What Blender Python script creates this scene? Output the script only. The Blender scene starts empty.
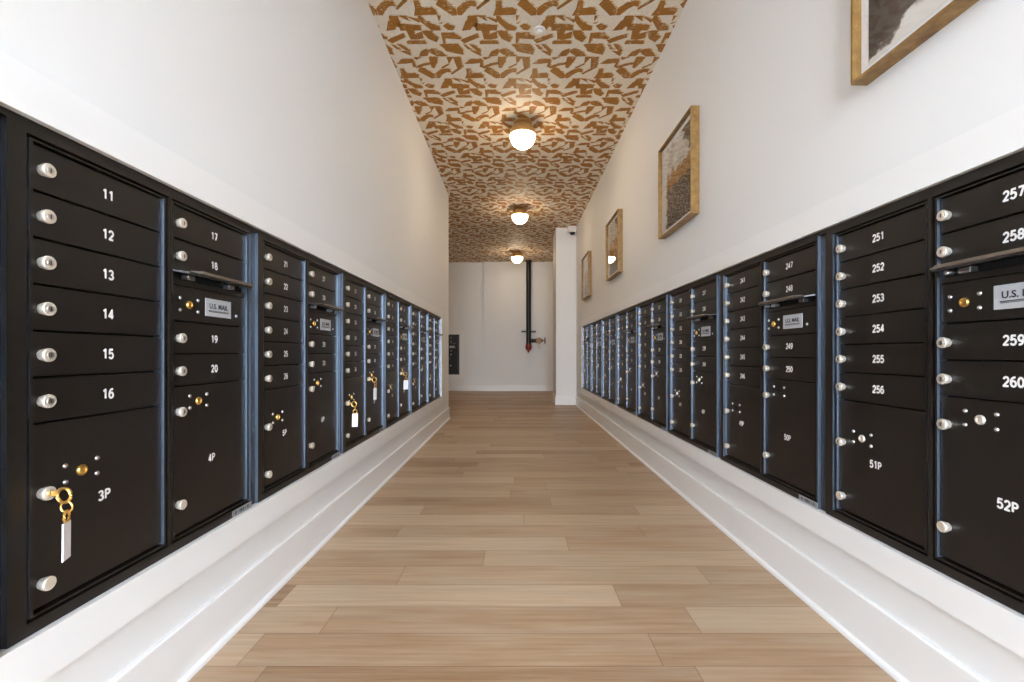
import bpy, math, random
from mathutils import Vector, Matrix
R = math.radians
random.seed(4)
SC = bpy.context.scene
COL = SC.collection
EYE = 0.893            # camera height above the floor
CEIL = EYE + 2.185     # ceiling height

# ------------------------------------------------------------------ materials
def S(r, g, b):
    f = lambda c: (c/255/12.92) if c/255 <= 0.04045 else ((c/255+0.055)/1.055)**2.4
    return (f(r), f(g), f(b), 1)

def mat(name, color, rough=0.5, metal=0.0, coat=0.0, emit=None, estr=0.0, spec=0.5):
    m = bpy.data.materials.new(name); m.use_nodes = True
    b = m.node_tree.nodes['Principled BSDF']
    b.inputs['Base Color'].default_value = color
    b.inputs['Roughness'].default_value = rough
    b.inputs['Metallic'].default_value = metal
    b.inputs['Coat Weight'].default_value = coat
    b.inputs['Specular IOR Level'].default_value = spec
    if emit:
        b.inputs['Emission Color'].default_value = emit
        b.inputs['Emission Strength'].default_value = estr
    return m

class NT:
    def __init__(s, m): s.t = m.node_tree; s.b = s.t.nodes['Principled BSDF']
    def n(s, kind, **kw):
        nd = s.t.nodes.new(kind)
        for k, v in kw.items(): setattr(nd, k, v)
        return nd
    def link(s, a, b): s.t.links.new(a, b)
    def math(s, op, a, b=None, c=None):
        nd = s.n('ShaderNodeMath', operation=op)
        for i, v in enumerate((a, b, c)):
            if v is None: continue
            if isinstance(v, (int, float)): nd.inputs[i].default_value = v
            else: s.link(v, nd.inputs[i])
        return nd.outputs[0]
    def ramp(s, fac, stops):
        nd = s.n('ShaderNodeValToRGB'); e = nd.color_ramp.elements
        while len(e) < len(stops): e.new(0.5)
        for i, (p, c) in enumerate(stops):
            e[i].position = p; e[i].color = c
        s.link(fac, nd.inputs[0]); return nd.outputs[0]
    def mix(s, fac, a, b, mode='MIX'):
        nd = s.n('ShaderNodeMix', data_type='RGBA', blend_type=mode)
        for sock, v in ((nd.inputs[0], fac), (nd.inputs[6], a), (nd.inputs[7], b)):
            if isinstance(v, (int, float)): sock.default_value = v
            elif isinstance(v, tuple): sock.default_value = v
            else: s.link(v, sock)
        return nd.outputs[2]
    def noise(s, vec, scale, detail=4, rough=0.5):
        nd = s.n('ShaderNodeTexNoise'); nd.inputs['Scale'].default_value = scale
        nd.inputs['Detail'].default_value = detail; nd.inputs['Roughness'].default_value = rough
        if vec is not None: s.link(vec, nd.inputs['Vector'])
        return nd.outputs[0]
    def mapping(s, vec, scale=(1,1,1), rot=(0,0,0), loc=(0,0,0)):
        nd = s.n('ShaderNodeMapping'); nd.inputs['Scale'].default_value = scale
        nd.inputs['Rotation'].default_value = rot; nd.inputs['Location'].default_value = loc
        s.link(vec, nd.inputs['Vector']); return nd.outputs[0]
    def coord(s, which='Object'): return s.n('ShaderNodeTexCoord').outputs[which]
    def bump(s, h, strength=0.1, dist=0.001):
        nd = s.n('ShaderNodeBump'); nd.inputs['Strength'].default_value = strength
        nd.inputs['Distance'].default_value = dist
        s.link(h, nd.inputs['Height']); s.link(nd.outputs[0], s.b.inputs['Normal'])

M = {}
M['wall'] = mat('wall_paint', (.795,.80,.795,1), .6)
t = NT(M['wall']); t.bump(t.noise(t.coord(), 180, 2), .12, .0008)
M['trim'] = mat('trim_paint', (.825,.83,.825,1), .35)
t = NT(M['trim']); t.bump(t.noise(t.coord(), 60, 2), .05, .0006)
M['black'] = mat('black_powder_coat', (.0105,.0082,.0066,1), .34, spec=.42)
t = NT(M['black']); nz = t.noise(t.coord(), 500, 2); t.bump(nz, .16, .0005)
t.link(t.ramp(t.noise(t.coord(), 9, 3), [(.3,(.36,.36,.36,1)),(.7,(.44,.44,.44,1))]), t.b.inputs['Roughness'])
M['blackgloss'] = mat('black_satin_metal', (.022,.02,.02,1), .28)
M['edge'] = mat('sky_tint_metal', (.30,.375,.49,1), .34, .9)  # bare metal; the blue is reflected sky painted into the base colour
M['lip'] = mat('hood_lip_metal', (.32,.27,.23,1), .25, .85)
M['void'] = mat('dark_gap', (.004,.004,.004,1), .9)
M['silver'] = mat('satin_nickel', (.78,.72,.64,1), .28, 1.0)
M['bezel'] = mat('lock_face_nickel', (.86,.80,.70,1), .38, .6)
M['steel'] = mat('bright_steel', (.62,.63,.66,1), .3, 1.0)
M['brass'] = mat('polished_brass', (.85,.52,.14,1), .28, .9)
M['agedbrass'] = mat('aged_brass', (.66,.42,.17,1), .45, .7)
M['white'] = mat('white_number_paint', (.86,.86,.85,1), .5)
M['tag'] = mat('white_key_tag', (.85,.86,.88,1), .4)
M['plate'] = mat('grey_label_plate', (.52,.54,.57,1), .35, .2)
M['ink'] = mat('label_ink', (.03,.035,.045,1), .6)
M['sticker'] = mat('sticker_silver', (.34,.35,.36,1), .45, .2)
M['globe'] = mat('opal_glass_lit', (.95,.9,.82,1), .3, emit=(1,.79,.54,1), estr=15.5)
M['plastic'] = mat('white_plastic', (.85,.84,.82,1), .35)
M['dome'] = mat('smoked_dome', (.01,.01,.012,1), .08)
M['pipe'] = mat('black_pipe_paint', (.007,.0065,.0065,1), .3, spec=.3)
M['red'] = mat('red_cap_paint', (.22,.02,.015,1), .4)
M['valve'] = mat('valve_bronze', (.20,.095,.045,1), .45, .6)
M['alu'] = mat('dark_storefront_metal', (.05,.05,.055,1), .4, .6)
M['concrete'] = mat('outdoor_concrete', (.42,.42,.41,1), .9)
M['ringwood'] = mat('gilded_wood', S(176,132,66), .42, .15)
t = NT(M['ringwood'])
v = t.mapping(t.coord(), (1, 1, 1)); n1 = t.noise(v, 22, 5, .6)
t.link(t.ramp(n1, [(.3, S(116,84,42)), (.55, S(148,114,62)), (.75, S(170,138,84))]), t.b.inputs['Base Color'])

# floor planks: run across the hall, 152 mm wide, staggered
M['floor'] = mat('oak_planks', (.5,.35,.2,1), .35)
t = NT(M['floor'])
sx = t.n('ShaderNodeSeparateXYZ'); t.link(t.coord(), sx.inputs[0])
yy = t.math('SUBTRACT', t.math('DIVIDE', sx.outputs[1], 0.1526), 0.515)
row = t.math('FLOOR', yy); fy = t.math('FRACT', yy)
wn = t.n('ShaderNodeTexWhiteNoise', noise_dimensions='1D'); t.link(row, wn.inputs['W'])
xx = t.math('DIVIDE', t.math('ADD', sx.outputs[0], t.math('MULTIPLY', wn.outputs[0], 1.22)), 1.22)
colm = t.math('FLOOR', xx); fx = t.math('FRACT', xx)
cb = t.n('ShaderNodeCombineXYZ'); t.link(row, cb.inputs[0]); t.link(colm, cb.inputs[1])
w2 = t.n('ShaderNodeTexWhiteNoise', noise_dimensions='2D'); t.link(cb.outputs[0], w2.inputs['Vector'])
base = t.ramp(w2.outputs[0], [(0, S(146,112,78)), (.22, S(168,135,101)), (.65, S(184,154,121)), (1, S(203,178,149))])
# grain: stretched noise shifted per plank
sh = t.n('ShaderNodeVectorMath', operation='ADD')
sc = t.n('ShaderNodeVectorMath', operation='SCALE'); t.link(w2.outputs[1], sc.inputs[0]); sc.inputs['Scale'].default_value = 31
t.link(t.coord(), sh.inputs[0]); t.link(sc.outputs[0], sh.inputs[1])
gv = t.mapping(sh.outputs[0], (1.1, 26, 1)); g1 = t.noise(gv, 2.2, 6, .62)
gv2 = t.mapping(sh.outputs[0], (1.6, 6, 1)); g2 = t.noise(gv2, 1.6, 4, .5)
c1 = t.mix(t.ramp(g1, [(.35,(0,0,0,1)),(.68,(1,1,1,1))]), S(136,104,74), S(206,184,158))
c2 = t.mix(.34, base, c1)
c3 = t.mix(t.ramp(g2, [(.42,(0,0,0,1)),(.75,(.5,.5,.5,1))]), c2, S(184,168,146))
# seams
ex = t.math('MINIMUM', fx, t.math('SUBTRACT', 1, fx)); ey = t.math('MINIMUM', fy, t.math('SUBTRACT', 1, fy))
seam = t.math('MAXIMUM', t.math('LESS_THAN', ex, .0011), t.math('LESS_THAN', ey, .009))
c4 = t.mix(t.math('MULTIPLY', seam, .55), c3, S(95,68,48))
t.link(c4, t.b.inputs['Base Color'])
t.link(t.ramp(g1, [(.3,(.40,.40,.40,1)),(.7,(.50,.50,.50,1))]), t.b.inputs['Roughness']); t.b.inputs['Specular IOR Level'].default_value = .3
t.bump(t.math('ADD', t.math('MULTIPLY', g1, .4), t.math('MULTIPLY', seam, -1)), .15, .001)

# wallpaper: cream ground and ochre brush strokes
M['cream'] = mat('wallpaper_cream', S(214,203,190), .75)
t = NT(M['cream']); t.link(t.ramp(t.noise(t.coord(), 60, 4), [(.3, S(224,216,200)), (.7, S(236,229,215))]), t.b.inputs['Base Color'])
M['ochre'] = mat('wallpaper_ochre', S(170,104,36), .6)
t = NT(M['ochre'])
v = t.mapping(t.coord(), (1, 3.2, 1), (0, 0, R(38))); n1 = t.noise(v, 26, 5, .7)
v2 = t.mapping(t.coord(), (3.0, 1, 1), (0, 0, R(20))); n2 = t.noise(v2, 9, 3, .5)
body = t.ramp(n1, [(.3, S(140,90,20)), (.6, S(170,114,32)), (.75, S(184,132,58))])
dry = t.ramp(t.math('MULTIPLY', n1, n2), [(.31,(0,0,0,1)), (.40,(.7,.7,.7,1))])
t.link(t.mix(dry, body, S(216,196,166)), t.b.inputs['Base Color'])

M['wash'] = mat('wallpaper_wash', S(214,180,126), .7)
t = NT(M['wash'])
v = t.mapping(t.coord(), (1, 4, 1), (0, 0, R(38))); n1 = t.noise(v, 30, 5, .7)
t.link(t.ramp(n1, [(.44, S(182,134,70)), (.50, S(222,196,150)), (.54, S(232,224,209))]), t.b.inputs['Base Color'])

# glass: clear sheet with a surface reflection
def glass_mat(name, boost=1.0):
    m = bpy.data.materials.new(name); m.use_nodes = True; nt = m.node_tree
    for nd in list(nt.nodes): nt.nodes.remove(nd)
    o = nt.nodes.new('ShaderNodeOutputMaterial'); mx = nt.nodes.new('ShaderNodeMixShader')
    tr = nt.nodes.new('ShaderNodeBsdfTransparent'); gl = nt.nodes.new('ShaderNodeBsdfGlossy')
    gl.inputs['Roughness'].default_value = .02; fr = nt.nodes.new('ShaderNodeFresnel'); fr.inputs[0].default_value = 1.5
    gm = nt.nodes.new('ShaderNodeNewGeometry'); k = nt.nodes.new('ShaderNodeMath'); k.operation = 'MULTIPLY'
    iv = nt.nodes.new('ShaderNodeMath'); iv.operation = 'SUBTRACT'; iv.inputs[0].default_value = 1; nt.links.new(gm.outputs['Backfacing'], iv.inputs[1])
    nt.links.new(fr.outputs[0], k.inputs[0]); nt.links.new(iv.outputs[0], k.inputs[1]); nt.links.new(k.outputs[0], mx.inputs[0]); nt.links.new(tr.outputs[0], mx.inputs[1])
    nt.links.new(gl.outputs[0], mx.inputs[2]); nt.links.new(mx.outputs[0], o.inputs[0]); return m
M['glass'] = glass_mat('clear_glass')

# abstract artworks (paint on paper), one material per picture
def art_mat(name, kind):
    m = mat(name, (.8,.8,.8,1), .7); t = NT(m)
    sp = t.n('ShaderNodeSeparateXYZ'); t.link(t.coord('Generated'), sp.inputs[0])
    u, vv = sp.outputs[1], sp.outputs[2]       # u: away from the entrance, v: up
    uo = t.math('SUBTRACT', 1, u)
    nz = t.noise(t.mapping(t.coord('Generated'), (1, 3, 5)), 1.6 + kind*.3, 8, .66)
    fine = t.noise(t.mapping(t.coord('Generated'), (1, 14, 34)), 1.5, 6, .75)
    paper = S(222,219,212)
    dark = t.ramp(fine, [(.35, S(26,19,15)), (.54, S(52,41,33)), (.60, S(205,198,186)), (.64, S(40,31,25))])
    ochre = t.ramp(fine, [(.3, S(112,72,24)), (.6, S(178,126,54)), (.8, S(214,176,120))])
    d = t.math('ADD', vv, t.math('MULTIPLY', t.math('SUBTRACT', nz, .5), .34))
    if kind == 1:     # dark mass sweeping up from lower left
        d2 = t.math('ADD', t.math('ADD', vv, t.math('MULTIPLY', t.math('SUBTRACT', u, .72), .35)), t.math('MULTIPLY', t.math('SUBTRACT', nz, .5), .30))
        smoke = t.ramp(nz, [(.35, S(62,54,48)), (.65, S(98,88,80))])
        t.link(t.mix(t.ramp(d2, [(.095,(0,0,0,1)), (.125,(1,1,1,1))]), paper, smoke), t.b.inputs['Base Color'])
    else:
        b1 = t.ramp(d, [(.46 if kind == 2 else .30,(1,1,1,1)), (.49 if kind == 2 else .34,(0,0,0,1))])
        b2 = t.ramp(d, [(.62,(1,1,1,1)), (.66,(0,0,0,1))])
        d3 = t.math('ADD', t.math('SUBTRACT', vv, u), t.math('MULTIPLY', nz, .6))
        b3 = t.ramp(d3, [(.92,(0,0,0,1)), (.95,(1,1,1,1))])
        wash = t.ramp(nz, [(.35, S(168,160,150)), (.6, S(224,221,215))])
        c = t.mix(b2, wash, ochre); c = t.mix(b1, c, dark); c = t.mix(b3, c, S(58,50,44))
        ed = t.math('ADD', uo, t.math('MULTIPLY', nz, .3))
        rim = t.ramp(ed, [(.26,(1,1,1,1)), (.30,(0,0,0,1))])
        t.link(t.mix(rim, c, paper), t.b.inputs['Base Color'])
    return m

# ------------------------------------------------------------------ mesh helpers
class MB:
    def __init__(s): s.v = []; s.f = []; s.mi = []
    def add(s, vs, fs, mi=0):
        o = len(s.v); s.v += [tuple(v) for v in vs]; s.f += [tuple(o+i for i in f) for f in fs]; s.mi += [mi]*len(fs); return s
    def box(s, x0, x1, y0, y1, z0, z1, mi=0):
        vs = [(x,y,z) for z in (z0,z1) for y in (y0,y1) for x in (x0,x1)]
        return s.add(vs, [(0,2,3,1),(4,5,7,6),(0,1,5,4),(2,6,7,3),(0,4,6,2),(1,3,7,5)], mi)
    def bbox(s, x0, x1, y0, y1, z0, z1, b, mi=0):
        """box whose front (-y) face has chamfered edges of width b"""
        vs = [(x0,y1,z0),(x1,y1,z0),(x1,y1,z1),(x0,y1,z1),
              (x0,y0+b,z0),(x1,y0+b,z0),(x1,y0+b,z1),(x0,y0+b,z1),
              (x0+b,y0,z0+b),(x1-b,y0,z0+b),(x1-b,y0,z1-b),(x0+b,y0,z1-b)]
        fs = [(0,3,2,1)]
        for i in range(4):
            j = (i+1) % 4
            fs += [(i, j, 4+j, 4+i), (4+i, 4+j, 8+j, 8+i)]
        fs.append((8,9,10,11))
        return s.add(vs, fs, mi)
    def lathe(s, prof, n=24, c=(0,0,0), axis='z', mi=0):
        """prof: list of (radius, height); closed at both ends when radius is 0"""
        vs = []; fs = []; idx = []
        for r, h in prof:
            ring = []
            k = 1 if r < 1e-7 else n
            for i in range(k):
                a = 2*math.pi*i/n
                p = (r*math.cos(a), r*math.sin(a), h)
                if axis == 'y': p = (p[0], -p[2], p[1])      # along -y
                if axis == 'x': p = (p[2], p[0], p[1])
                ring.append(len(vs)); vs.append((p[0]+c[0], p[1]+c[1], p[2]+c[2]))
            idx.append(ring)
        for a, b in zip(idx, idx[1:]):
            if len(a) == 1 and len(b) == 1: continue
            for i in range(n):
                j = (i+1) % n
                if len(a) == 1: fs.append((a[0], b[j], b[i]))
                elif len(b) == 1: fs.append((a[i], a[j], b[0]))
                else: fs.append((a[i], a[j], b[j], b[i]))
        return s.add(vs, fs, mi)
    def tube(s, pts, r, n=10, mi=0, closed=False):
        pts = [Vector(p) for p in pts]; m = len(pts); vs = []; fs = []
        up = Vector((0,0,1))
        for k, p in enumerate(pts):
            if closed: d = pts[(k+1)%m]-pts[k-1]
            else: d = pts[min(k+1,m-1)]-pts[max(k-1,0)]
            d.normalize(); a = d.cross(up)
            if a.length < 1e-3: a = d.cross(Vector((1,0,0)))
            a.normalize(); b = d.cross(a)
            for i in range(n):
                q = p + a*r*math.cos(2*math.pi*i/n) + b*r*math.sin(2*math.pi*i/n); vs.append(q)
        for k in range(m if closed else m-1):
            for i in range(n):
                j = (i+1) % n; k2 = (k+1) % m
                fs.append((k*n+i, k*n+j, k2*n+j, k2*n+i))
        if not closed: fs += [tuple(range(n))[::-1], tuple((m-1)*n+i for i in range(n))]
        return s.add(vs, fs, mi)
    def ring_y(s, c, R_, r, n=20, tilt=0):
        pts = [(c[0]+R_*math.cos(a)*math.cos(tilt), c[1]+R_*math.cos(a)*math.sin(tilt), c[2]+R_*math.sin(a)) for a in [2*math.pi*i/n for i in range(n)]]
        return s.tube(pts, r, 8, closed=True)
    def mesh(s, name, mats, smooth=False):
        me = bpy.data.meshes.new(name); me.from_pydata(s.v, [], s.f)
        if not isinstance(mats, (list, tuple)): mats = [mats]
        for m in mats: me.materials.append(m)
        me.polygons.foreach_set('material_index', s.mi)
        me.validate(); 
        import bmesh
        bm = bmesh.new(); bm.from_mesh(me); bmesh.ops.recalc_face_normals(bm, faces=bm.faces); bm.to_mesh(me); bm.free()
        if smooth:
            me.shade_smooth()
            me.set_sharp_from_angle(angle=R(35))
        me.update(); return me

def link(name, me, parent=None, loc=(0,0,0)):
    o = bpy.data.objects.new(name, me); COL.objects.link(o); o.location = loc
    if parent: o.parent = parent
    return o
def obj(name, mb, m, parent=None, loc=(0,0,0), smooth=False): return link(name, mb.mesh(name, m, smooth), parent, loc)
def thing(name, label, cat, loc=(0,0,0), rz=0, group=None):
    o = bpy.data.objects.new(name, None); COL.objects.link(o); o.location = loc; o.rotation_euler = (0,0,rz)
    o.empty_display_size = .1
    o['label'] = label; o['category'] = cat
    if group: o['group'] = group
    return o
def struct(name, mb, m, label=None, cat=None, smooth=False):
    o = obj(name, mb, m, smooth=smooth); o['kind'] = 'structure'
    if label: o['label'] = label; o['category'] = cat
    return o

# ------------------------------------------------------------------ room shell
Y0 = -3.0                    # entrance glazing plane
XL, XR = -0.915, 1.065        # hall wall planes
YL, YR = 6.27, 7.92           # where the left wall / right wall end
YB = 10.85
UW, UH = 0.79, 0.96           # mailbox unit size
L0, LZ, NL = 0.787, EYE-0.525, 6
R0, RZ, NR = 0.768, EYE-0.540, 8
LX, RX = -0.9025, 1.050       # mailbox faces
XBANK_B = -1.335              # right end of the bank on the far wall
ZB = EYE-0.505

def wall_with_hole(x0, x1, y0, y1, hy0, hy1, hz0, hz1, backx0, backx1):
    m = MB()
    m.box(x0, x1, y0, hy0, 0, CEIL); m.box(x0, x1, hy1, y1, 0, CEIL)
    m.box(x0, x1, hy0, hy1, 0, hz0); m.box(x0, x1, hy0, hy1, hz1, CEIL)
    m.box(backx0, backx1, hy0, hy1, hz0, hz1); return m
struct('wall_left', wall_with_hole(-1.42, XL, Y0, YL, L0, L0+NL*UW, LZ, LZ+UH, -1.42, -1.34), M['wall'], 'white painted wall above the mailboxes numbered 11 up', 'wall')
struct('wall_right', wall_with_hole(XR, 1.58, Y0, YR, R0, R0+NR*UW, RZ, RZ+UH, 1.50, 1.58), M['wall'], 'white painted wall hung with four gold framed pictures', 'wall')
m = MB()
hx0, hx1 = XBANK_B-UW, XBANK_B
m.box(-3.4, hx0, YB+.08, YB+.6, 0, CEIL); m.box(hx1, -.736, YB+.08, YB+.6, 0, CEIL)
m.box(hx0, hx1, YB+.08, YB+.6, 0, ZB); m.box(hx0, hx1, YB+.08, YB+.6, ZB+UH, CEIL); m.box(hx0, hx1, YB+.5, YB+.6, ZB, ZB+UH)
m.box(-.736, 1.7, YB, YB+.6, 0, CEIL)
struct('wall_back', m, M['wall'], 'pale end wall with the black standpipe', 'wall')
struct('wall_alcove_side', MB().box(-3.4, -3.2, YL, YB+.2, 0, CEIL), M['wall'])
struct('wall_alcove_near', MB().box(-3.4, -1.42, YL-.15, YL, 0, CEIL), M['wall'])
struct('wall_pillar', MB().box(.714, 1.7, YR, YR+.6, 0, CEIL), M['wall'], 'white wall end jutting out beside the last framed picture', 'wall')
struct('wall_far_right', MB().box(1.4, 1.7, YR+.6, YB, 0, CEIL), M['wall'])
struct('floor', MB().box(-3.4, 1.7, Y0, YB+.2, -.1, 0), M['floor'], 'wood plank floor running across the hall', 'floor')

# ceiling with papered pattern (cream ground, ochre shapes a hair below it)
TILE = [[(0.006, 0.0), (0.05, 0.002), (0.067, 0.045)],
  [(0.054, 0.002), (0.131, 0.036), (0.129, 0.058)],
  [(-0.01, 0.074), (0.058, 0.079), (0.116, 0.085), (0.128, 0.087), (0.126, 0.129), (-0.01, 0.131)],
  [(-0.052, 0.002), (-0.0, 0.002), (-0.003, 0.076), (-0.011, 0.108), (-0.024, 0.09), (-0.04, 0.096), (-0.05, 0.122), (-0.105, 0.133), (-0.068, 0.045), (-0.058, 0.042)],
  [(0.133, 0.002), (0.148, 0.002), (0.173, 0.045), (0.208, 0.072), (0.253, 0.099), (0.256, 0.129), (0.2, 0.129), (0.162, 0.076), (0.134, 0.036)],
  [(0.259, -0.003), (0.272, 0.002), (0.262, 0.045)],
  [(0.259, 0.067), (0.28, 0.054), (0.272, 0.065)],
  [(0.285, 0.09), (0.311, 0.072), (0.354, 0.094), (0.339, 0.126), (0.312, 0.124)],
  [(0.028, 0.133), (0.078, 0.133), (0.072, 0.173), (0.127, 0.145), (0.126, 0.205), (0.083, 0.217), (0.039, 0.217)],
  [(0.008, 0.242), (0.021, 0.235), (0.127, 0.235), (0.136, 0.265), (0.006, 0.265)],
  [(0.134, 0.138), (0.193, 0.138), (0.199, 0.168), (0.229, 0.202), (0.212, 0.245), (0.165, 0.212), (0.146, 0.173)],
  [(0.26, 0.159), (0.339, 0.157), (0.385, 0.202), (0.382, 0.217), (0.355, 0.212), (0.273, 0.205), (0.268, 0.257), (0.26, 0.257)],
  [(-0.125, 0.229), (-0.064, 0.195), (-0.004, 0.166), (0.0, 0.197), (-0.104, 0.257)],
  [(0.253, 0.271), (0.356, 0.271), (0.383, 0.323), (0.381, 0.379), (0.317, 0.36), (0.267, 0.339), (0.256, 0.307), (0.229, 0.276)],
  [(-0.071, 0.268), (-0.041, 0.278), (0.001, 0.333), (-0.001, 0.395), (-0.071, 0.339), (-0.014, 0.347), (-0.044, 0.307)],
  [(-0.116, 0.271), (-0.099, 0.282), (-0.056, 0.328), (-0.083, 0.32)],
  [(0.059, 0.401), (0.083, 0.349), (0.127, 0.32), (0.13, 0.355), (0.113, 0.393)],
  [(0.133, 0.339), (0.162, 0.323), (0.19, 0.323), (0.228, 0.355), (0.26, 0.398), (0.196, 0.398), (0.16, 0.371)],
  [(0.129, 0.409), (0.188, 0.409), (0.173, 0.465), (0.145, 0.535), (0.13, 0.529), (0.128, 0.471)],
  [(-0.0, 0.523), (0.069, 0.488), (0.128, 0.473), (0.131, 0.488), (0.068, 0.508), (0.014, 0.539)],
  [(0.015, 0.415), (0.073, 0.412), (0.028, 0.437)],
  [(0.26, 0.409), (0.357, 0.409), (0.361, 0.529), (0.328, 0.559), (0.32, 0.506), (0.307, 0.415), (0.293, 0.42), (0.264, 0.482)],
  [(0.326, 0.541), (0.265, 0.604), (0.268, 0.617), (0.339, 0.551)],
  [(0.201, 0.532), (0.259, 0.485), (0.26, 0.494), (0.208, 0.541)],
  [(-0.126, 0.486), (-0.081, 0.437), (-0.004, 0.434), (0.004, 0.443), (0.004, 0.506), (0.014, 0.535), (-0.013, 0.52), (-0.007, 0.473), (-0.071, 0.482)],
  [(-0.12, 0.547), (-0.095, 0.547), (-0.086, 0.608), (-0.021, 0.602), (0.0, 0.624), (-0.002, 0.658), (-0.142, 0.667), (-0.121, 0.608)],
  [(0.015, 0.575), (0.037, 0.532), (0.066, 0.541), (0.131, 0.621), (0.129, 0.662), (0.102, 0.665)],
  [(0.141, 0.662), (0.143, 0.608), (0.185, 0.565), (0.231, 0.547), (0.257, 0.553), (0.261, 0.59), (0.23, 0.583), (0.192, 0.614), (0.16, 0.662)]]
def inflate(P, d):
    n = len(P); A = sum(P[i][0]*P[(i+1)%n][1]-P[(i+1)%n][0]*P[i][1] for i in range(n)); sg = 1 if A > 0 else -1
    out = []
    for i in range(n):
        p, q, w = Vector(P[i-1]), Vector(P[i]), Vector(P[(i+1)%n]); a = (q-p).normalized(); b = (w-q).normalized()
        nn = Vector((a.y+b.y, -a.x-b.x))*sg
        if nn.length < .3: nn = (a-b)
        nn.normalize(); out.append((q.x+nn.x*d, q.y+nn.y*d))
    return out
WASH = [[(x+.007, y-.006) for x, y in inflate(P, .0075)] for P in TILE]
TILE = [inflate(P, .0052) for P in TILE]
m = MB(); m.box(-3.4, 1.7, Y0, YB+.2, CEIL, CEIL+.12)
OX, OY, PX, PX2, PY = -.2516, 2.945, .510, .255, .672
k0 = int((Y0-OY)/PY)-1
for k in range(k0, 13):
    for i in range(-9, 6):
        ox = OX + i*PX + (k % 2)*PX2 - (k//2)*0.0; oy = OY + k*PY
        yy_ = oy + .33
        if yy_ < YL-.3 and not (-1.3 < ox < 1.25): continue
        if yy_ > YB+.1 or yy_ < Y0-.3 or ox > 1.3: continue
        for P, mi, dz in [(P, 1, .0006) for P in TILE] + [(P, 2, .0003) for P in WASH]:
            vs = [(ox+x, oy+y, CEIL-dz) for x, y in P]
            if any(v[1] > YB+.05 or v[1] < Y0 for v in vs): continue
            m.add(vs, [tuple(range(len(vs)))], mi)
me = bpy.data.meshes.new('ceiling'); me.from_pydata(m.v, [], m.f)
me.materials.append(M['cream']); me.materials.append(M['ochre']); me.materials.append(M['wash']); me.polygons.foreach_set('material_index', m.mi)
o = link('ceiling', me); o['kind'] = 'structure'; o['label'] = 'ceiling papered in cream with ochre brush shapes'; o['category'] = 'ceiling'

# entrance glazing behind the camera
m = MB()
for x in (-.915, -.03, 1.015): m.box(x, x+.05 if x != -.03 else x+.06, Y0-.03, Y0+.03, 0, CEIL)
for z in (0, 2.2, CEIL-.06): m.box(XL, XR, Y0-.03, Y0+.03, z, z+.06)
w = struct('window_1', m, M['alu'], 'glazed entrance front behind the camera', 'window')
obj('pane', MB().box(XL+.02, XR-.02, Y0-.004, Y0+.004, .03, CEIL-.03), M['glass'], w)
struct('ground_outside', MB().box(-30, 30, -60, Y0-.05, -.16, -.06), M['concrete'])

# casings around the mailbox recesses, baseboards, shoe mouldings
def casing(y0, y1, z0, z1, xw, xf, wt, wb, ws):
    m = MB(); a, b = min(xw, xf), max(xw, xf)
    m.box(a, b, y0-ws, y1+ws, z1, z1+wt); m.box(a, b, y0-ws, y1+ws, z0-wb, z0)
    m.box(a, b, y0-ws, y0, z0, z1); m.box(a, b, y1, y1+ws, z0, z1); return m
struct('trim_1', casing(L0-.002, L0+NL*UW+.002, LZ-.001, LZ+UH+.001, XL-.01, -.889, .088, .092, .088), M['trim'], 'white casing around the mailboxes numbered 11 up', 'casing')
struct('trim_2', casing(R0-.002, R0+NR*UW+.002, RZ-.001, RZ+UH+.001, XR+.01, 1.037, .088, .080, .088), M['trim'], 'white casing around the mailboxes under the pictures', 'casing')
m = MB(); a, b = YB+.055, YB+.085; w_ = .088
m.box(hx0-w_, hx1+w_, a, b, ZB+UH+.001, ZB+UH+w_); m.box(hx0-w_, hx1+w_, a, b, ZB-w_, ZB-.001)
m.box(hx0-w_, hx0, a, b, ZB, ZB+UH); m.box(hx1, hx1+w_, a, b, ZB, ZB+UH)
struct('trim_3', m, M['trim'], 'white casing around the mailboxes on the far wall', 'casing')

def base_profile(sgn, xw, y0, y1, h=.155, th=.013):
    """baseboard + shoe along y; sgn is the direction out of the wall"""
    P = [(0,0),(th+.013,0),(th+.013,.006),(th+.010,.012),(th+.002,.016),(th,.017),(th,h-.004),(th-.004,h),(0,h)]
    m = MB(); n = len(P)
    vs = [(xw+sgn*x, y, z) for y in (y0, y1) for x, z in P]
    fs = [(i, (i+1)%n, n+(i+1)%n, n+i) for i in range(n)] + [tuple(range(n)), tuple(range(n, 2*n))]
    return m.add(vs, fs)
m = base_profile(1, XL-.0, Y0, YL+.013); m.box(-1.0, XL+.013, YL-.001, YL+.013, 0, .155)
struct('baseboard_left', m, M['trim'], 'white baseboard below the mailboxes numbered 11 up', 'baseboard')
struct('baseboard_right', base_profile(-1, XR, Y0, YR), M['trim'], 'white baseboard below the mailboxes under the pictures', 'baseboard')
m = MB(); m.box(-.736-.013, .9, YB-.014, YB, 0, .125); m.box(-3.2, -.736, YB+.065, YB+.08, 0, .125)
struct('baseboard_back', m, M['trim'])
m = MB(); m.box(.700, XR-.014, YR-.014, YR, 0, .155); m.box(.700, .714, YR, YR+.6, 0, .155)
struct('baseboard_pillar', m, M['trim'])

# ------------------------------------------------------------------ mailbox unit
ROW = .0889
TOPZ = UH-.036
A0, A1, B0, B1 = .070, .386, .424, .750
FD = .009     # doors sit this far behind the frame face

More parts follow.
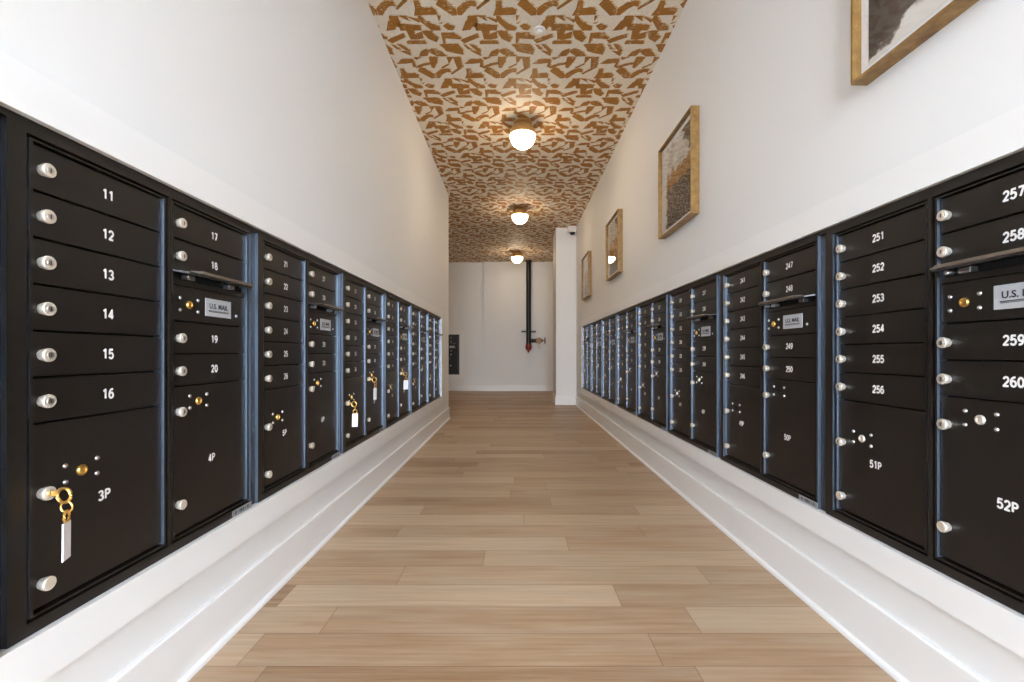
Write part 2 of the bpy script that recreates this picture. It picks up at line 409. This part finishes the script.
_text = {}
def arc(cx, cy, rx, ry, a0, a1, n=10):
    return [(cx+rx*math.cos(R(a0+(a1-a0)*i/n)), cy+ry*math.sin(R(a0+(a1-a0)*i/n))) for i in range(n+1)]
GL = {'0': [arc(.30,.5,.22,.42,90,450,18)], '1': [[(.14,.76),(.36,.93),(.36,.07)]],
 '2': [arc(.30,.68,.21,.25,170,-25,9)+[(.10,.08),(.53,.08)]],
 '3': [arc(.28,.71,.20,.21,160,-80,8)+arc(.28,.29,.23,.22,80,-160,10)],
 '4': [[(.56,.30),(.07,.30),(.40,.93),(.40,.06)]],
 '5': [[(.50,.92),(.16,.92),(.12,.52)]+arc(.28,.34,.23,.27,110,-155,10)],
 '6': [arc(.30,.33,.21,.26,180,540,14)+arc(.40,.42,.31,.50,180,75,7)],
 '7': [[(.08,.92),(.52,.92),(.24,.07)]],
 '8': [arc(.30,.71,.18,.21,-90,270,12), arc(.30,.29,.22,.22,90,450,12)],
 '9': [arc(.30,.67,.21,.26,0,360,14)+arc(.20,.58,.31,.50,0,-105,7)],
 'P': [[(.12,.07),(.12,.92),(.34,.92)]+arc(.34,.71,.19,.21,90,-90,8)+[(.12,.50)]]}
def number_mesh(s, size, material):
    key = (s, size, 'n')
    if key not in _text:
        m = MB(); adv = .66; h = .100; yo = 0.0; x0 = -(adv*len(s)-.06)/2; hh = size*.74
        for ci, ch in enumerate(s):
            for pl_ in GL[ch]:
                P = [((x0+ci*adv+x)*hh, (y-.5)*hh) for x, y in pl_]; w = h*hh
                for (ax, ay), (bx, by) in zip(P, P[1:]):
                    yo -= .00002; L = math.hypot(bx-ax, by-ay) or 1; nx, ny = -(by-ay)/L*w, (bx-ax)/L*w
                    m.add([(ax+nx,yo,ay+ny),(ax-nx,yo,ay-ny),(bx-nx,yo,by-ny),(bx+nx,yo,by+ny)], [(0,1,2,3)])
                for (ax, ay) in P[1:-1]:
                    yo -= .00002; m.add([(ax+w*math.cos(R(60*i)),yo,ay+w*math.sin(R(60*i))) for i in range(6)], [tuple(range(6))])
        me = bpy.data.meshes.new('number'); me.from_pydata(m.v, [], m.f); me.materials.append(material); _text[key] = me
    return _text[key]
def text_mesh(s, size, material, off=.0007, ext=.0004):
    key = (s, size, material.name)
    if key not in _text:
        cu = bpy.data.curves.new('t', 'FONT'); cu.body = s; cu.size = size; cu.offset = off; cu.extrude = ext
        cu.align_x = 'CENTER'; cu.align_y = 'CENTER'; cu.resolution_u = 3
        ob = bpy.data.objects.new('t', cu); COL.objects.link(ob)
        bpy.context.view_layer.update()
        dg = bpy.context.evaluated_depsgraph_get()
        me = bpy.data.meshes.new_from_object(ob.evaluated_get(dg))
        me.materials.clear(); me.materials.append(material)
        me.transform(Matrix.Rotation(R(90), 4, 'X')); me.name = 'number'
        bpy.data.objects.remove(ob); _text[key] = me
    return _text[key]

# frame (shared): face ring, stepped outer edge, body box
def frame_mesh():
    m = MB(); st = .021; d = .011
    oa0, oa1, ob0, ob1 = A0-.016, A1+.0145, B0-.0145, B1+.016
    zb, zt = .023, TOPZ+.010
    D = .30
    # outer rim, a step lower on both upright edges
    m.box(0.0005, st, d, .03, 0, UH-.012); m.box(UW-st, UW-.0005, d, .03, 0, UH-.012)
    m.box(0.0005, UW-.0005, 0, .03, UH-.0125, UH)       # top strip runs across the joint
    m.box(st, UW-st, 0, .03, 0, zb)
    m.box(st, UW-st, 0, .03, zt, UH-.0125)
    m.box(st, oa0, 0, .03, zb, zt); m.box(oa1, ob0, 0, .03, zb, zt); m.box(ob1, UW-st, 0, .03, zb, zt)
    return m
def tint_edge_metal(me):
    """the narrow upright return edges are bare metal, with reflected blue daylight put into its colour"""
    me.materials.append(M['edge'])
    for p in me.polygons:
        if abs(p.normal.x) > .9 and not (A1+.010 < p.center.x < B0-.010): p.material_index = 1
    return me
def body_mesh():
    return MB().box(.004, UW-.004, .0305, .34, .004, UH-.004)
def ring_mesh(a0, a1):
    m = MB(); w = .0065; y0, y1 = .003, .03; zb, zt = .028, TOPZ+.005
    x0, x1 = a0-.008, a1+.008
    m.box(x0, x0+w, y0, y1, zb, zt); m.box(x1-w, x1, y0, y1, zb, zt)
    m.box(x0+w, x1-w, y0, y1, zt-.0035, zt); m.box(x0+w, x1-w, y0, y1, zb, zb+.0045)
    return m
FR, BODY = tint_edge_metal(frame_mesh().mesh('frame', M['black'])), body_mesh().mesh('body', M['void'])
RA, RB = tint_edge_metal(ring_mesh(A0, A1).mesh('door_surround', M['black'])), tint_edge_metal(ring_mesh(B0, B1).mesh('door_surround', M['black']))
def door_me(w, h): 
    return MB().bbox(.0008, w-.0008, FD, FD+.014, .0022, h-.0022, .0012).mesh('door', M['black'])
DA, DB = door_me(A1-A0, ROW), door_me(B1-B0, ROW)
HP_A, HP_B = TOPZ-6*ROW-.036, TOPZ-5.5*ROW-.036
PA, PB = door_me(A1-A0, HP_A), door_me(B1-B0, HP_B)
HM = 1.12*ROW
MD = door_me(B1-B0, HM)
# lock: conical collar + domed face with keyway, projecting out of the door
lk = MB(); lk.lathe([(.0105,0),(.0105,.003),(.0122,.006),(.0135,.012),(.0132,.015),(.0118,.0165),(0,.0168)], 20, axis='y')
LOCK = lk.mesh('lock', M['bezel'], True)
kw = MB(); kw.lathe([(0,.0166),(.0062,.0168),(.0060,.0176),(0,.0178)], 16, axis='y', mi=0); kw.box(-.0011, .0011, -.0181, -.0176, -.0042, .0042, 1)
KEYWAY = kw.mesh('keyway', [M['silver'], M['ink']], True)
rv = MB(); rv.lathe([(.0052,0),(.0050,.0015),(.0038,.0032),(.0018,.0042),(0,.0045)], 14, axis='y'); RIVET = rv.mesh('rivet', M['steel'], True)
bl = MB(); bl.lathe([(.0115,0),(.0115,.002),(.0098,.0045),(.0060,.0050),(.0055,.0035),(0,.0035)], 20, axis='y'); BLOCK = bl.mesh('brass_lock', M['brass'], True)
bs = MB(); bs.lathe([(.0115,0),(.0115,.002),(.0098,.0045),(.0060,.0050),(.0055,.0035),(0,.0035)], 20, axis='y'); SLOCK = bs.mesh('steel_lock', M['bezel'], True)
DARKL = MB().lathe([(.0115,0),(.0110,.0015),(.0080,.002),(0,.0012)], 20, axis='y').mesh('dark_lock', M['void'], True)
# hood over the outgoing mail slot: plate with cut corners, lip turned up, gentle fall
def hood_mesh():
    w = B1-B0; m = MB(); t0 = .005
    top = [(-.010,.006,.003),(.014,-.026,-.001),(.046,-.041,-.003),(w-.046,-.041,-.003),(w-.014,-.026,-.001),(w+.003,.006,.003)]
    n = len(top)
    vs = [(x,y,z) for x,y,z in top] + [(x,y,z-t0) for x,y,z in top]
    fs = [tuple(range(n)), tuple(range(2*n-1, n-1, -1))] + [(i,(i+1)%n,n+(i+1)%n,n+i) for i in range(n)]
    m.add(vs, fs)
    # upturned front lip following the front edge
    for a, b in ((1,2),(2,3),(3,4)):
        p, q = Vector(top[a]), Vector(top[b]); d = (q-p).normalized(); nn = Vector((d.y,-d.x,0))*.003
        h1 = .008; pa = .003 if a == 1 else h1; qa = .003 if b == 4 else h1
        vs = [p, q, q+nn, p+nn, p+Vector((0,0,pa)), q+Vector((0,0,qa)), q+nn+Vector((0,0,qa)), p+nn+Vector((0,0,pa))]
        m.add(vs, [(0,3,2,1),(4,5,6,7),(0,1,5,4),(1,2,6,5),(2,3,7,6),(3,0,4,7)], 1)
    return m
HOOD = hood_mesh().mesh('slot_hood', [M['blackgloss'], M['lip']])
sl = MB(); w = B1-B0
sl.box(.002, w-.002, .022, .030, -.038, -.002, 1)                       # dark throat
sl.bbox(.001, w-.001, FD, .03, -.034, -.019, .001)                      # sill strip under the slot
SLOT = sl.mesh('slot_throat', [M['black'], M['void']])
BRACK = MB().bbox(0, .030, .004, .022, -.016, -.004, .001).mesh('slot_bracket', M['steel'])
SPIND = MB().lathe([(.006,0),(.006,.016),(.0045,.018),(0,.018)], 14, (0,.006,0), 'y').mesh('hood_spindle', M['steel'], True)
pl = MB(); pl.bbox(-.0605, .0605, -.0012, 0, -.0265, .0265, .0008); PLATE = pl.mesh('label_plate', M['plate'])
ln = MB(); ln.box(-.047, .047, -.0018, -.0012, -.0105, -.0085); 
for i in range(24): ln.box(-.046+i*.0039, -.046+i*.0039+.0026, -.0018, -.0012, -.0135, -.0118)
LINES = ln.mesh('small_print', M['ink'])
st = MB(); st.box(0, .105, -.0006, 0, 0, .019, 0)
x = .006
rr = random.Random(3)
while x < .098:
    ww = rr.choice((.0015,.003,.0045)); st.box(x, x+ww, -.0009, -.0006, .004, .015, 1); x += ww+rr.choice((.0018,.003,.006))
STICK = st.mesh('maker_sticker', [M['sticker'], M['ink']])

SIZE = .031
KX = .0200
def unit(loc, rz, first, parcel, label, group, skip_centre=(), white_centre=False, sticker=True):
    r = thing('mailbox_unit', label, 'mailboxes', loc, rz, group)
    link('frame', FR, r); link('body', BODY, r); link('door_surround', RA, r); link('door_surround', RB, r)
    def lock(d, x, z): 
        link('lock', LOCK, d, (x, FD, z)); link('keyway', KEYWAY, d, (x, FD, z))
    def num(d, s, x, z, size=SIZE):
        link('number', number_mesh(s, size, M['white']), d, (x, FD-.0004, z))
    def cluster(d, x, z, me):
        for dx in (-.035, .035):
            for dz in (-.0165, .0165): link('rivet', RIVET, d, (x+dx, FD, z+dz))
        link('centre_lock', me, d, (x, FD, z))
    for i in range(6):
        z = TOPZ-(i+1)*ROW; d = link('door', DA, r, (A0, 0, z)); lock(d, KX, ROW/2-.002); num(d, str(first+i), .162, ROW/2)
    for i, k in enumerate((0, 1, 3.5, 4.5)):
        z = TOPZ-(k+1)*ROW; d = link('door', DB, r, (B0, 0, z)); lock(d, KX, ROW/2-.002); num(d, str(first+6+i), .168, ROW/2)
    big = [(BLOCK, SLOCK)[white_centre], (BLOCK, SLOCK)[white_centre]]
    pa = link('parcel_door', PA, r, (A0, 0, .036)); H = HP_A
    lock(pa, KX, H-.135); link('lock', LOCK, pa, (KX, FD, .046))
    cluster(pa, .100, H-.110, DARKL if 'A' in skip_centre else big[0]); num(pa, '%dP' % parcel, .152, H-.178)
    pb = link('parcel_door', PB, r, (B0, 0, .036)); H = HP_B
    lock(pb, KX, H-.068); link('lock', LOCK, pb, (KX, FD, .080))
    cluster(pb, .099, H-.046, DARKL if 'B' in skip_centre else big[1]); num(pb, '%dP' % (parcel+1), .156, H-.222)
    zm = TOPZ-3.5*ROW
    md = link('mail_door', MD, r, (B0, 0, zm))
    cluster(md, .062, HM/2-.002, BLOCK); link('rivet', RIVET, md, (.275, FD, HM/2-.016))
    lp = link('label_plate', PLATE, md, (.188, FD, HM/2))
    zs = TOPZ-2*ROW
    link('slot_hood', HOOD, r, (B0, 0, zs)); link('slot_throat', SLOT, r, (B0, 0, zs)); link('slot_bracket', BRACK, r, (B0+.050, 0, zs)); link('slot_bracket', BRACK, r, (B1-.095, 0, zs)); link('hood_spindle', SPIND, r, (B0+.036, 0, zs-.011))
    # the plate's writing is part of the plate mesh
    if sticker: link('maker_sticker', STICK, r, (UW-.125, -.0001, .0015))
    return r
# plate with its writing as one mesh
def plate_with_text():
    import bmesh
    bm = bmesh.new(); 
    a = PLATE.copy(); a.materials.append(M['ink']); bm.from_mesh(a)
    tm = text_mesh('U.S. MAIL', .0215, M['ink'], off=.0004).copy(); tm.transform(Matrix.Translation((0,-.0014,.0035)))
    n0 = len(bm.faces); bm.from_mesh(tm); bm.from_mesh(LINES); bm.faces.ensure_lookup_table()
    for f in bm.faces[n0:]: f.material_index = 1
    me = bpy.data.meshes.new('label_plate'); bm.to_mesh(me); bm.free()
    me.materials.append(M['plate']); me.materials.append(M['ink']); return me
PLATE = plate_with_text()

LG, RG = 'mailbox units facing the pictures', 'mailbox units under the pictures'
extra = ['with key in locker 3P', 'with no keys',
         'with two keys hanging from its parcel lockers', 'with one key hanging',
         'beside the end unit at the hall corner', 'at the hall corner, last before the opening']
for k in range(NL):
    f = 11+10*k
    unit((LX, L0+k*UW, LZ), R(90), f, 3+2*k, 'black mailbox unit numbered %d to %d %s' % (f, f+9, extra[k]), LG)
nm = ['nearest the entrance', 'under the second picture', '', '', '', '', '', 'beside the pillar']
for k in range(NR):
    f = 251-10*k
    unit((RX, R0+(k+1)*UW, RZ), R(-90), f, 51-2*k, ('black mailbox unit numbered %d to %d on the picture wall %s' % (f, f+9, nm[k])).strip(), RG,
         skip_centre=('A','B') if k in (1,) else (), white_centre=(k == 0 or k > 1))
unit((hx0, YB+.068, ZB), 0, 71, 15, 'black mailbox unit in the far end wall beyond the hall corner', None, sticker=False)

# ------------------------------------------------------------------ keys hanging from locks
def key_set(label, unit_k, col, turn, wide, drop=.0):
    off = (A0 if col == 'A' else B0)+KX
    zl = (.036+HP_A-.135) if col == 'A' else (.036+HP_B-.068)
    r = thing('key_with_tag', label, 'key', (LX, L0+unit_k*UW+off, LZ+zl), R(90), 'tagged keys left in parcel locker locks')
    y = FD-.0185
    k = MB(); k.box(-.0012, .0012, y-.013, y, -.0045, .0045)
    k.tube([(.0, y-.024+.013*math.cos(a), -.004+.014*math.sin(a)) for a in [2*math.pi*i/20 for i in range(20)]], .0030, 8, closed=True)
    obj('key', k, M['brass'], r, smooth=True)
    g = MB(); g.ring_y((-.001, y-.030, -.026), .0105, .0018, 20, R(turn+70))
    obj('key_ring', g, M['brass'], r, smooth=True)
    g = MB(); g.ring_y((-.001, y-.030, -.044), .0105, .0024, 16, R(turn)); obj('tag_ring', g, M['brass'], r, smooth=True)
    tg = MB(); w = wide/2
    tg.bbox(-w, w, -.0012, .0012, -.072, 0, .0008)
    o = obj('tag', tg, M['tag'], r, (-.001, y-.030, -.0545)); o.rotation_euler = (0, R(1), R(turn))
    return r
key_set('brass key with thin white tag in locker 3P, seen nearly edge-on', 0, 'A', 24, .030)
key_set('brass keys with broad white tag hanging low in the unit holding two keys', 2, 'A', -62, .030)
key_set('brass keys with narrow white tag, higher of the two on one unit', 2, 'B', -14, .032)
key_set('brass keys with broad white tag, farthest along the hall', 3, 'B', -70, .036)

# ------------------------------------------------------------------ ceiling lamps
CX = .073
def lamp(y, label, cx=CX):
    r = thing('ceiling_lamp', label, 'ceiling lamp', (cx, y, CEIL), 0, 'globe lamps along the ceiling')
    m = MB(); m.lathe([(0,0),(.088,-.0002),(.088,-.008),(.082,-.012),(.030,-.013),(0,-.013)], 32); obj('ceiling_plate', m, M['agedbrass'], r, smooth=True)
    Rg = .119; zc = -.130
    prof = [(0, zc+Rg+.004)]
    for i in range(1, 15):
        a = R(90-i*6.4); prof.append(((Rg+.002)*math.cos(a)**.72, zc+(Rg+.002)*math.sin(a)))
    
    m = MB(); m.lathe([(.0,-.006),(.026,-.006),(.026,zc+Rg+.001)], 24); m.lathe(prof, 40)
    obj('brass_cup', m, M['agedbrass'], r, smooth=True)
    prof = [((Rg)*math.cos(R(a)), zc+Rg*math.sin(R(a))) for a in range(2, -90, -6)] + [(0, zc-Rg)]
    m = MB(); m.lathe(prof, 40); obj('globe', m, M['globe'], r, smooth=True)
lamp(4.30, 'brass and opal globe ceiling lamp, the largest of the three seen')
lamp(6.80, 'brass and opal globe ceiling lamp, middle one of the three')
lamp(9.75, 'brass and opal globe ceiling lamp near the standpipe end wall', .045)

# sprinkler covers
def sprinkler(x, y, label, s=1.0):
    r = thing('ceiling_sprinkler', label, 'sprinkler', (x, y, CEIL), 0, 'small white discs on the papered ceiling')
    m = MB(); m.lathe([(0,0),(.040*s,0),(.040*s,-.006),(.034*s,-.010),(.020*s,-.011),(0,-.011)], 28); obj('cover', m, M['plastic'], r, smooth=True)
    m = MB(); m.lathe([(0,-.011),(.020*s,-.0112),(.018*s,-.020),(.010*s,-.026),(0,-.028)], 20); obj('head', m, M['plastic'], r, smooth=True)
sprinkler(.166, 3.07, 'white round ceiling sprinkler in front of the largest globe lamp')
sprinkler(.49, 6.68, 'small white ceiling sprinkler near the security camera')
sprinkler(-.56, 9.95, 'small white ceiling sprinkler above the far mailbox unit side', .9)
sprinkler(.70, 9.65, 'small white ceiling sprinkler near the standpipe, pillar side', .9)

# ------------------------------------------------------------------ security camera
r = thing('security_camera', 'small white dome security camera at the top of the pillar', 'security camera', (.985, 7.82, EYE+2.11))
m = MB(); m.bbox(-.075, .07, -.05, .10, -.012, .075, .006); obj('housing', m, M['plastic'], r)
m = MB(); m.lathe([(.064,-.010),(.062,-.028),(.056,-.032),(0,-.032)], 24); obj('collar', m, M['plastic'], r, smooth=True)
m = MB(); m.lathe([(.048,-.030),(.047,-.045),(.038,-.062),(.022,-.074),(0,-.078)], 24); obj('lens_dome', m, M['dome'], r, smooth=True)

# ------------------------------------------------------------------ pictures
def picture(y0, label, kind):
    Lp, Hh, z0 = .60, .622, EYE+.810
    r = thing('framed_picture', label, 'picture', (XR, y0, z0), 0, 'gold framed pictures in a row')
    d, t = .050, .008     # depth out of wall, bar thickness
    m = MB(); x0, x1 = -d, 0.0
    m.box(x0, x1, 0, t, 0, Hh); m.box(x0, x1, Lp-t, Lp, 0, Hh)
    m.box(x0, x1, t, Lp-t, 0, t); m.box(x0, x1, t, Lp-t, Hh-t, Hh)
    obj('frame', m, M['ringwood'], r)
    obj('backing', MB().box(-.020, -.002, t, Lp-t, t, Hh-t), M['trim'], r)
    obj('mat_board', MB().box(-.024, -.0205, t, Lp-t, t, Hh-t), M['tag'], r)
    b = .030
    obj('artwork', MB().box(-.0255, -.0242, t+b, Lp-t-b, t+b, Hh-t-b), art_mat('painting_%d' % kind, kind), r)
    obj('glass', MB().box(-.032, -.030, t, Lp-t, t, Hh-t), M['glass'], r)
picture(.776, 'gold framed dark and white abstract, cut by the top of the photo', 1)
picture(2.627, 'gold framed abstract with ochre band over speckled black', 2)
picture(4.50, 'gold framed abstract showing a lamp reflection in its glass', 3)
picture(6.34, 'smallest-looking gold framed picture, beside the pillar', 4)

# ------------------------------------------------------------------ standpipe
r = thing('standpipe', 'black fire standpipe with bronze valve and red bottom cap', 'standpipe', (.32, YB-.14, 0))
zf = lambda py: EYE + (353.5-py)*(YB-.14)/455.1
m = MB(); m.lathe([(0,zf(347)),(.058,zf(347)),(.058,CEIL-.001)], 28); obj('pipe', m, M['pipe'], r, smooth=True)
m = MB(); m.lathe([(0,zf(352.6)),(.022,zf(352.4)),(.024,zf(350.6)),(.056,zf(350)),(.074,zf(348.3)),(.074,zf(346.4)),(.066,zf(344.5)),(.066,zf(343.6)),(0,zf(343.5))], 24)
obj('end_cap', m, M['red'], r, smooth=True)
m = MB(); m.lathe([(.0,CEIL-.02),(.085,CEIL-.02),(.085,CEIL-.001)], 24); obj('ceiling_collar', m, M['pipe'], r, smooth=True)
m = MB(); z = zf(331.5); m.box(-.17, .17, -.022, .022, z-.02, z+.02); m.box(-.17, -.15, -.02, .14, z-.02, z+.02); m.box(.15, .17, -.02, .14, z-.02, z+.02)
m.tube([(.075*math.cos(a), .075*math.sin(a), z) for a in [math.pi*2*i/20 for i in range(20)]], .012, 8, closed=True)
obj('wall_bracket', m, M['pipe'], r)
z = zf(340.6)
m = MB(); m.lathe([(.048,.04),(.048,.10),(.040,.105),(.040,.16),(0,.16)], 20, (0,0,z), 'x'); obj('branch', m, M['pipe'], r, smooth=True)
m = MB(); m.lathe([(0,.16),(.052,.16),(.056,.185),(.040,.20),(.050,.215),(.068,.24),(.066,.27),(.045,.295),(.034,.31),(.040,.325),(.022,.33),(.012,.335),(.012,.40),(0,.40)], 24, (0,0,z), 'x')
m.lathe([(0,0),(.045,0),(.045,.06),(.058,.065),(.058,.10),(0,.10)], 20, (.235,0,z), 'y')
v = obj('valve', m, M['valve'], r, smooth=True)
m = MB(); m.tube([(.385, .070*math.cos(a), z+.070*math.sin(a)) for a in [math.pi*2*i/24 for i in range(24)]], .010, 8, closed=True)
for a in (0, 90, 180, 270): m.tube([(.385,0,z), (.385,.07*math.cos(R(a+45)), z+.07*math.sin(R(a+45)))], .006, 6)
obj('handwheel', m, M['red'], v, smooth=True)
m = MB(); pts = []
for i in range(13):
    s = i/12; pts.append((.205+.05*math.sin(s*math.pi)*0+.06*s, -.09, z-.05-.14*math.sin(s*math.pi)))
m.tube(pts, .004, 6); obj('chain', m, M['agedbrass'], v, smooth=True)

# ------------------------------------------------------------------ light
world = bpy.data.worlds.new('World'); SC.world = world; world.use_nodes = True
nt = world.node_tree; bg = nt.nodes['Background']
tc = nt.nodes.new('ShaderNodeTexCoord'); sp = nt.nodes.new('ShaderNodeSeparateXYZ'); rp = nt.nodes.new('ShaderNodeValToRGB')
nt.links.new(tc.outputs['Generated'], sp.inputs[0]); nt.links.new(sp.outputs[2], rp.inputs[0]); nt.links.new(rp.outputs[0], bg.inputs[0])
e = rp.color_ramp.elements; e[0].position = 0; e[0].color = (.88,.935,1,1); e[1].position = .6; e[1].color = (.60,.76,1,1)
bg.inputs[1].default_value = SKY = 11.0
ld = bpy.data.lights.new('sun', 'SUN'); ld.energy = 9; ld.angle = R(3); ld.color = (1,.95,.88)
lo = bpy.data.objects.new('sun', ld); COL.objects.link(lo); lo.rotation_euler = (R(-38), 0, R(30)); lo.location = (0,-6,6)
# daylight portal in the entrance opening: guides sky sampling, gives no light of its own
pd = bpy.data.lights.new('entrance_portal', 'AREA'); pd.shape = 'RECTANGLE'; pd.size = XR-XL; pd.size_y = CEIL; pd.cycles.is_portal = True
po = bpy.data.objects.new('entrance_portal', pd); COL.objects.link(po); po.location = ((XL+XR)/2, Y0-.06, CEIL/2); po.rotation_euler = (R(90), 0, 0)

# ------------------------------------------------------------------ camera
cd = bpy.data.cameras.new('camera'); cd.lens = 16.0; cd.sensor_width = 36; cd.clip_start = .02
cd.shift_x = -3/1024; cd.shift_y = 12.5/1024
co = bpy.data.objects.new('camera', cd); COL.objects.link(co); co.location = (0,0,EYE); co.rotation_euler = (R(90),0,0)
SC.camera = co
vs_ = SC.view_settings; vs_.view_transform = 'Standard'; vs_.look = 'None'; vs_.gamma = 1; vs_.use_curve_mapping = False
vs_.exposure = 1.43
cy = SC.cycles; cy.max_bounces = 14; cy.diffuse_bounces = 10; cy.glossy_bounces = 6; cy.transparent_max_bounces = 12
cy.use_denoising = True; cy.sample_clamp_indirect = 6; cy.caustics_reflective = False
